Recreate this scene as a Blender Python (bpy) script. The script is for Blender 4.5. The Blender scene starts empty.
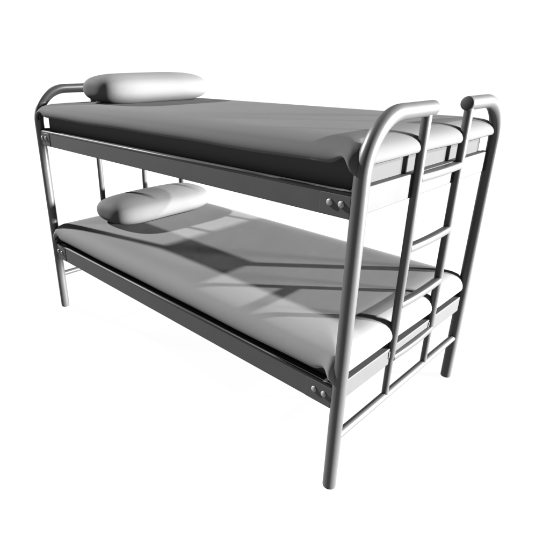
import bpy, bmesh, math, random
from mathutils import Vector
random.seed(4)
S = bpy.context.scene
COL = S.collection

# ------------------------------------------------------------------ camera
YAW, PIT, ROLL, FPX = 2.3719, -0.4007, -0.0008, 489.868
cd = bpy.data.cameras.new('camera')
cam = bpy.data.objects.new('camera', cd); COL.objects.link(cam)
cam.location = (2.7011, -1.1951, 1.4093)
cam.rotation_mode = 'XYZ'
cam.rotation_euler = (math.pi/2 + PIT, 0, YAW - math.pi/2)
cd.sensor_width = 36; cd.lens = FPX/550*36
cd.shift_x = 47.99/550; cd.shift_y = -3.89/550
cd.clip_start = .02; cd.clip_end = 500
S.camera = cam

# ------------------------------------------------------------------ light: a bright white studio
EXPO = 4.0
K = 2**-EXPO
S.view_settings.view_transform = 'Standard'; S.view_settings.look = 'None'
S.view_settings.exposure = EXPO; S.view_settings.gamma = 1
w = bpy.data.worlds.new('World'); S.world = w; w.use_nodes = True
nt = w.node_tree; bg = nt.nodes['Background']
tc = nt.nodes.new('ShaderNodeTexCoord'); sx = nt.nodes.new('ShaderNodeSeparateXYZ')
rp = nt.nodes.new('ShaderNodeValToRGB')
nt.links.new(tc.outputs['Generated'], sx.inputs[0]); nt.links.new(sx.outputs['Z'], rp.inputs[0])
rp.color_ramp.elements[0].position = .15; rp.color_ramp.elements[0].color = (1, 1, 1, 1)
rp.color_ramp.elements[1].position = .38; rp.color_ramp.elements[1].color = (.15, .15, .15, 1)
nt.links.new(rp.outputs[0], bg.inputs['Color'])
bg.inputs['Strength'].default_value = 1.02*K

def sun(name, az, el, strength, ang):
    l = bpy.data.lights.new(name, 'SUN'); l.energy = strength; l.angle = math.radians(ang)
    o = bpy.data.objects.new(name, l); COL.objects.link(o)
    az, el = math.radians(az), math.radians(el)
    d = Vector((math.cos(az)*math.cos(el), math.sin(az)*math.cos(el), math.sin(el)))
    o.rotation_euler = (-d).to_track_quat('-Z', 'Y').to_euler()
    o.location = Vector((1, .5, .8)) + d*6
    return o
sun('key_light', 41, 25.2, 15.7*K, 1.2)      # rakes over the mattresses from behind the ladder end
sun('end_light', 33, 1.8, 62*K, 6)             # level light on the ladder end
sun('top_light', 193.4, 29.2, 18*K, 2.2)     # from the head end, front side

# ------------------------------------------------------------------ materials
def mat(name, col, rough=.6, spec=.2, metal=0, bump=None, var=None):
    m = bpy.data.materials.new(name); m.use_nodes = True
    n = m.node_tree.nodes; L = m.node_tree.links; b = n['Principled BSDF']
    b.inputs['Base Color'].default_value = (col, col, col, 1)
    b.inputs['Roughness'].default_value = rough
    b.inputs['Specular IOR Level'].default_value = spec
    b.inputs['Metallic'].default_value = metal
    t = n.new('ShaderNodeTexCoord')
    if var:
        sc, amt = var
        no = n.new('ShaderNodeTexNoise'); no.inputs['Scale'].default_value = sc; no.inputs['Detail'].default_value = 5
        r = n.new('ShaderNodeMapRange'); r.inputs['To Min'].default_value = col*(1-amt); r.inputs['To Max'].default_value = col*(1+amt)
        L.new(t.outputs['Object'], no.inputs['Vector']); L.new(no.outputs['Fac'], r.inputs['Value'])
        cb = n.new('ShaderNodeCombineColor')
        for k in range(3): L.new(r.outputs[0], cb.inputs[k])
        L.new(cb.outputs[0], b.inputs['Base Color'])
    if bump:
        prev = None
        for sc, st, dist in bump:
            no = n.new('ShaderNodeTexNoise'); no.inputs['Scale'].default_value = sc; no.inputs['Detail'].default_value = 3
            L.new(t.outputs['Object'], no.inputs['Vector'])
            bm_ = n.new('ShaderNodeBump'); bm_.inputs['Strength'].default_value = st; bm_.inputs['Distance'].default_value = dist
            L.new(no.outputs['Fac'], bm_.inputs['Height'])
            if prev: L.new(prev.outputs[0], bm_.inputs['Normal'])
            prev = bm_
        L.new(prev.outputs[0], b.inputs['Normal'])
    return m
M_TUBE = mat('grey_enamel_tube', .029, .40, .22, 0, [(60, .05, .002)], (14, .10))
M_RAIL = mat('grey_enamel_rail', .032, .5, .10, 0, [(70, .06, .002)], (9, .10))
M_CAP = mat('dark_plug', .022, .6, .1)
M_BOLT = mat('bolt_steel', .12, .3, .4)
M_BASE = mat('bed_base_board', .03, .8, .05)
M_SHEET_U = mat('grey_sheet_darkened_for_light', .046, .85, .05, 0, [(4, .07, .02), (420, .04, .001)], (4, .05))  # darker grey, partly to cancel the top_light this sheet catches
M_SHEET_L = mat('light_grey_sheet', .085, .85, .05, 0, [(4, .07, .02), (420, .04, .001)], (4, .05))
M_BODY = mat('mattress_ticking', .037, .9, .02, 0, [(200, .1, .001)])
M_PIL = mat('pillow_cotton', .050, .85, .05, 0, [(6, .12, .02), (420, .04, .001)], (5, .05))
M_FLOOR = mat('glowing_white_floor', .03, .9, 0)
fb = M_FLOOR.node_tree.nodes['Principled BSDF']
fb.inputs['Emission Color'].default_value = (1, 1, 1, 1); fb.inputs['Emission Strength'].default_value = .965*K  # added glow, no real lamp: keeps the floor white where shadows fall

# ------------------------------------------------------------------ helpers
def obj(name, bm, m, parent=None, smooth=True, bevel=0, label=None):
    me = bpy.data.meshes.new(name); bmesh.ops.recalc_face_normals(bm, faces=bm.faces[:]); bm.to_mesh(me); bm.free()
    me.materials.append(m)
    for p in me.polygons: p.use_smooth = smooth
    o = bpy.data.objects.new(name, me); COL.objects.link(o)
    if parent: o.parent = parent
    if bevel:
        b = o.modifiers.new('bevel', 'BEVEL'); b.width = bevel; b.segments = 3; b.limit_method = 'ANGLE'; b.angle_limit = math.radians(40)
        for p in me.polygons: p.use_smooth = True
        wn = o.modifiers.new('wn', 'WEIGHTED_NORMAL'); wn.keep_sharp = True
    if label: o['label'] = label
    return o
def thing(name, label, cat, loc=(0, 0, 0), group=None):
    o = bpy.data.objects.new(name, None); COL.objects.link(o); o.location = loc
    o.empty_display_size = .1; o['label'] = label; o['category'] = cat
    if group: o['group'] = group
    return o
def add_tube(bm, pts, rad, seg=32, cap=True):
    pts = [Vector(p) for p in pts]; n = len(pts)
    rad = rad if isinstance(rad, (list, tuple)) else [rad]*n
    rings = []; prevn = None
    for i, p in enumerate(pts):
        t = (pts[min(i+1, n-1)] - pts[max(i-1, 0)]).normalized()
        if prevn is None:
            a = Vector((1, 0, 0)) if abs(t.x) < .9 else Vector((0, 1, 0))
            nn = (a - t*a.dot(t)).normalized()
        else:
            nn = (prevn - t*prevn.dot(t)).normalized()
        prevn = nn; bb = t.cross(nn)
        rings.append([bm.verts.new(p + (nn*math.cos(2*math.pi*k/seg) + bb*math.sin(2*math.pi*k/seg))*rad[i]) for k in range(seg)])
    for i in range(n-1):
        for k in range(seg):
            bm.faces.new((rings[i][k], rings[i][(k+1) % seg], rings[i+1][(k+1) % seg], rings[i+1][k]))
    if cap:
        bm.faces.new(rings[0][::-1]); bm.faces.new(rings[-1])
def add_box(bm, x0, x1, y0, y1, z0, z1):
    v = [bm.verts.new((x, y, z)) for x in (x0, x1) for y in (y0, y1) for z in (z0, z1)]
    for f in ((0, 1, 3, 2), (4, 6, 7, 5), (0, 4, 5, 1), (2, 3, 7, 6), (0, 2, 6, 4), (1, 5, 7, 3)):
        bm.faces.new([v[i] for i in f])
def tube(name, pts, rad, m, parent, **k):
    bm = bmesh.new(); add_tube(bm, pts, rad); o = obj(name, bm, m, parent, **k)
    e = o.modifiers.new('es', 'EDGE_SPLIT'); e.split_angle = math.radians(50)
    return o
def box(name, a, m, parent, bevel=.003, **k):
    bm = bmesh.new(); add_box(bm, *a); return obj(name, bm, m, parent, bevel=bevel, **k)

# ------------------------------------------------------------------ setting
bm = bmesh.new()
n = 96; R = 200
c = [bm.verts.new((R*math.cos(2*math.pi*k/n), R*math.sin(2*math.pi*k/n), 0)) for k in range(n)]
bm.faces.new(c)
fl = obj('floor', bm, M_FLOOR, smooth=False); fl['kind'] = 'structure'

# ------------------------------------------------------------------ the bunk bed
L, W, H = 2.0, .978, 1.283
RT = .0238
bed = thing('bunk_bed', 'grey tubular steel bunk bed frame with open ladder at its foot end', 'bunk bed', (1, W/2, 0))
bed_children = []
def B(o): bed_children.append(o); return o

def post(x, side):
    y0, s = (0, 1) if side == 0 else (W, -1)
    Rb = .17; pts = [(x, y0, .006), (x, y0, .3), (x, y0, .7), (x, y0, H-Rb)]
    for k in range(1, 17):
        a = math.pi/2*k/16
        pts.append((x, y0 + s*(Rb-Rb*math.cos(a)), H-Rb+Rb*math.sin(a)))
    yend = .372 if side == 0 else .636
    pts.append((x, yend - s*.004, H))
    o = B(tube('post', pts, RT, M_TUBE, None))
    bm = bmesh.new(); add_tube(bm, [(x, yend-s*.004, H), (x, yend, H), (x, yend+s*.002, H)], [RT-.0003, RT-.0006, RT-.004])
    obj('end_cap', bm, M_CAP, o)
    bm = bmesh.new(); add_tube(bm, [(x, y0, 0), (x, y0, .002), (x, y0, .006)], [RT-.004, RT-.001, RT-.0006])
    obj('foot_plug', bm, M_CAP, o)
for x in (L, 0):
    for s in (0, 1): post(x, s)

YL = (.340, .662)
for x in (L, 0):
    sg = 1 if x else -1
    for y in YL:
        B(tube('ladder_rail' if x else 'end_bar', [(x, y, .2173), (x, y, .385), (x, y, .395), (x, y, H-.012)], [.0128, .0128, .0158, .0158], M_TUBE, None))
    B(tube('cross_bar', [(x, .012, .2173), (x, W-.012, .2173)], .0150, M_TUBE, None))
    # channel shaped end rails, on the inner side of the ladder
    for zt, zb, xi, xo in ((1.084, 1.003, x-sg*.036, x-sg*.011), (.437, .366, x-sg*.036, x+sg*.002)):
        B(box('end_rail', (min(xi, xo), max(xi, xo), .008, W-.008, zb, zt), M_RAIL, None, .003))
        for y in (YL if zt < 1 else ()):
            B(box('clip', (min(xo, x+sg*.005), max(xo, x+sg*.005), y-.024, y+.010, zb+.030, zt-.012), M_CAP, None, .002))
for zt, zb in ((1.077, .998), (.428, .336)):
    for side in (0, 1):
        y, s = (0, 1) if side == 0 else (W, -1)
        ya, yb = y - s*.012, y + s*.018
        o = B(box('side_rail', (.018, L-.018, min(ya, yb), max(ya, yb), zb, zt), M_RAIL, None, .004))
        # rolled lip along the top edge
        bm = bmesh.new(); add_tube(bm, [(.020, y-s*.0095, zt-.004), (L-.020, y-s*.0095, zt-.004)], .0052, 16)
        obj('rolled_lip', bm, M_RAIL, o)
        for xe, sg in ((0, 1), (L, -1)):
            a, b = xe + sg*.020, xe + sg*.125
            pl = obj_pl = box('bracket_plate', (min(a, b), max(a, b), min(ya-s*.0025, ya+s*.001), max(ya-s*.0025, ya+s*.001), zb+.003, zt-.011), M_RAIL, o, .001)
            for dx in (.048, .088):
                bm = bmesh.new(); zc = (zt+zb)/2 + .002
                prof = [(0, .0105), (.003, .0105), (.0055, .0088), (.007, .0055), (.0076, .001)]
                add_tube(bm, [(xe+sg*dx, ya-s*(.0025+d), zc) for d, r in prof], [r for d, r in prof], 20)
                obj('bolt', bm, M_BOLT, o)
# rungs, bowed a little outwards
for z in (1.070, .826, .612, .392):
    bm = bmesh.new(); N = 20; rows = []
    for k in range(N+1):
        t = k/N; y = YL[0]+.004 + (YL[1]-YL[0]-.008)*t; bow = .005*math.sin(math.pi*t)
        xb, xf = L-.012 + bow, L+.016 + bow
        r = .004
        sec = [(xb, z-.0115), (xb, z+.0115-r*.5), (xb+r, z+.0125), (xf-r, z+.0125), (xf-r*.3, z+.0125-r*.3), (xf, z+.0125-r), (xf, z-.0125+r), (xf-r*.3, z-.0125+r*.3), (xf-r, z-.0125), (xb+r, z-.0125)]
        rows.append([bm.verts.new((a, y, b)) for a, b in sec])
    for k in range(N):
        for j in range(len(rows[0])):
            j2 = (j+1) % len(rows[0]); bm.faces.new((rows[k][j], rows[k][j2], rows[k+1][j2], rows[k+1][j]))
    bm.faces.new(rows[0]); bm.faces.new(rows[-1][::-1])
    o = B(obj('rung', bm, M_TUBE)); e = o.modifiers.new('es', 'EDGE_SPLIT'); e.split_angle = math.radians(60)
for z in (1.022, .372):
    B(box('bed_base', (.038, L-.038, .0185, W-.0185, z-.012, z), M_BASE, None, .002))
for o in bed_children:
    o.parent = bed; o.matrix_parent_inverse.identity(); o.location = (-1, -W/2, 0)

# ------------------------------------------------------------------ mattresses
def rrect(x0, x1, y0, y1, r, ns):
    """points round a rounded rectangle with its arc distance to the nearest corner"""
    out = []; NS = 60
    cs = [(x1-r, y0+r, -math.pi/2), (x1-r, y1-r, 0), (x0+r, y1-r, math.pi/2), (x0+r, y0+r, math.pi)]
    for i, (cx, cy, a0) in enumerate(cs):
        for k in range(ns+1):
            a = a0 + math.pi/2*k/ns
            out.append((cx+r*math.cos(a), cy+r*math.sin(a)))
        nx, ny, na = cs[(i+1) % 4]
        p = out[-1]; q = (nx+r*math.cos(na), ny+r*math.sin(na))
        for k in range(1, NS):
            t = k/NS; t = t - .92*math.sin(2*math.pi*t)/(2*math.pi)
            out.append((p[0]+(q[0]-p[0])*t, p[1]+(q[1]-p[1])*t))
    return out
def mattress(zt, zhem, z0, inset, msheet, label):
    m = thing('mattress', label, 'mattress', (1, W/2, z0), 'mattresses on the bunk bed')
    def P(o): o.parent = m; o.location = (-1, -W/2, -z0); return o
    P(box('ticking', (inset, L-inset, .030, W-.030, z0, zt-.012), M_BODY, None, .02))
    x0, x1, y0, y1 = .012, L+.004, -.024, W+.024
    hd = zt - zhem
    prof = [(.010, -1.0), (.003, -.93), (.0, -.80), (.001, -.66), (.005, -.50), (.013, -.34), (.025, -.20), (.042, -.10), (.066, -.035), (.10, -.006), (.15, 0), (.24, 0), (.36, 0)]
    bm = bmesh.new(); loops = []
    corners = [(x1, y0), (x1, y1), (x0, y1), (x0, y0)]
    for ins, f in prof:
        r = max(.030 - ins*.4, .01) + ins*.25
        pts = rrect(x0+ins, x1-ins, y0+ins, y1-ins, r, 10); lp = []
        for (x, y) in pts:
            s = min(math.hypot(x-cx, y-cy) for cx, cy in corners)
            z = zt + f*hd
            wgt = min(1, -f)
            front = 1 if abs(y-y0) < .5*(ins+.012) and s > .02 else 0
            if abs(y-(y0+ins)) < .012: y -= .013*math.exp(-((s-.030)/.020)**2)*wgt
            z += .022*math.exp(-((s-.058)/.024)**2)*max(0, wgt-.45)/.55*front      # hem lifts beside the post
            z -= .040*math.exp(-(s/.027)**2)*(.35+.65*wgt)                    # pinched corner hangs down
            z += .0022*math.sin(x*9.1+y*4)*wgt*math.sin(y*7+x*3)
            z -= .004*math.exp(-((min(x-x0, x1-x, y-y0, y1-y)-.02)/.05)**2)
            lp.append(bm.verts.new((x, y, z)))
        loops.append(lp)
    for a, b in zip(loops, loops[1:]):
        for k in range(len(a)):
            bm.faces.new((a[k], a[(k+1) % len(a)], b[(k+1) % len(a)], b[k]))
    bm.faces.new(loops[-1])
    o = P(obj('sheet', bm, msheet)); so = o.modifiers.new('sol', 'SOLIDIFY'); so.thickness = .004; so.offset = -1
    return m
mattress(1.216, 1.152, 1.0222, .0375, M_SHEET_U, 'mattress with grey sheet, partly darkened to offset light, on the top bunk')
mattress(.556, .466, .3722, .0375, M_SHEET_L, 'mattress with lighter grey sheet on the bottom bunk, striped by shadows')

# ------------------------------------------------------------------ pillows
def pillow(x, y, z, lx, ly, lz, label, rot=0, seed=0):
    bm = bmesh.new(); NU, NV = 96, 48; rnd = random.Random(seed)
    ph = [rnd.uniform(0, 6) for _ in range(6)]
    rows = []
    def se(c, e): return math.copysign(abs(c)**e, c)
    for i in range(NV+1):
        v = -math.pi/2 + math.pi*i/NV
        row = []
        for j in range(NU):
            u = 2*math.pi*j/NU
            # long axis y is the pole axis: a plump bolster with domed ends
            yy = se(math.sin(v), .44); rr = max(0, math.cos(v))**.62
            px = rr*se(math.cos(u), .82)*lx/2; pz = rr*se(math.sin(u), .86)*lz/2
            py = yy*ly/2
            if pz < 0: pz *= .92
            wob = 1 + .012*math.sin(3*u+ph[0]+2*yy) + .010*math.sin(5*yy+ph[1]+u)
            p = Vector((px*wob, py, max(pz*wob, -lz*.43)))
            row.append(p)
        rows.append(row)
    vs = []
    for i, row in enumerate(rows):
        if i in (0, NV):
            c = sum(row, Vector())/len(row); vs.append([bm.verts.new(c)])
        else: vs.append([bm.verts.new(p) for p in row])
    for i in range(NV):
        a, b = vs[i], vs[i+1]
        for j in range(NU):
            j2 = (j+1) % NU
            if len(a) == 1: bm.faces.new((a[0], b[j2], b[j]))
            elif len(b) == 1: bm.faces.new((a[j], a[j2], b[0]))
            else: bm.faces.new((a[j], a[j2], b[j2], b[j]))
    o = obj('pillow', bm, M_PIL); o.location = (x, y, z+lz*.43); o.rotation_euler = (0, 0, math.radians(rot))
    o['label'] = label; o['category'] = 'pillow'; o['group'] = 'pillows at the head of the bunk bed'
    return o
pillow(.285, .53, 1.214, .36, .72, .162, 'plump white pillow on the top bunk', 0, 1)
pillow(.285, .535, .553, .36, .72, .162, 'plump white pillow on the bottom bunk, half in shadow', 0, 2)
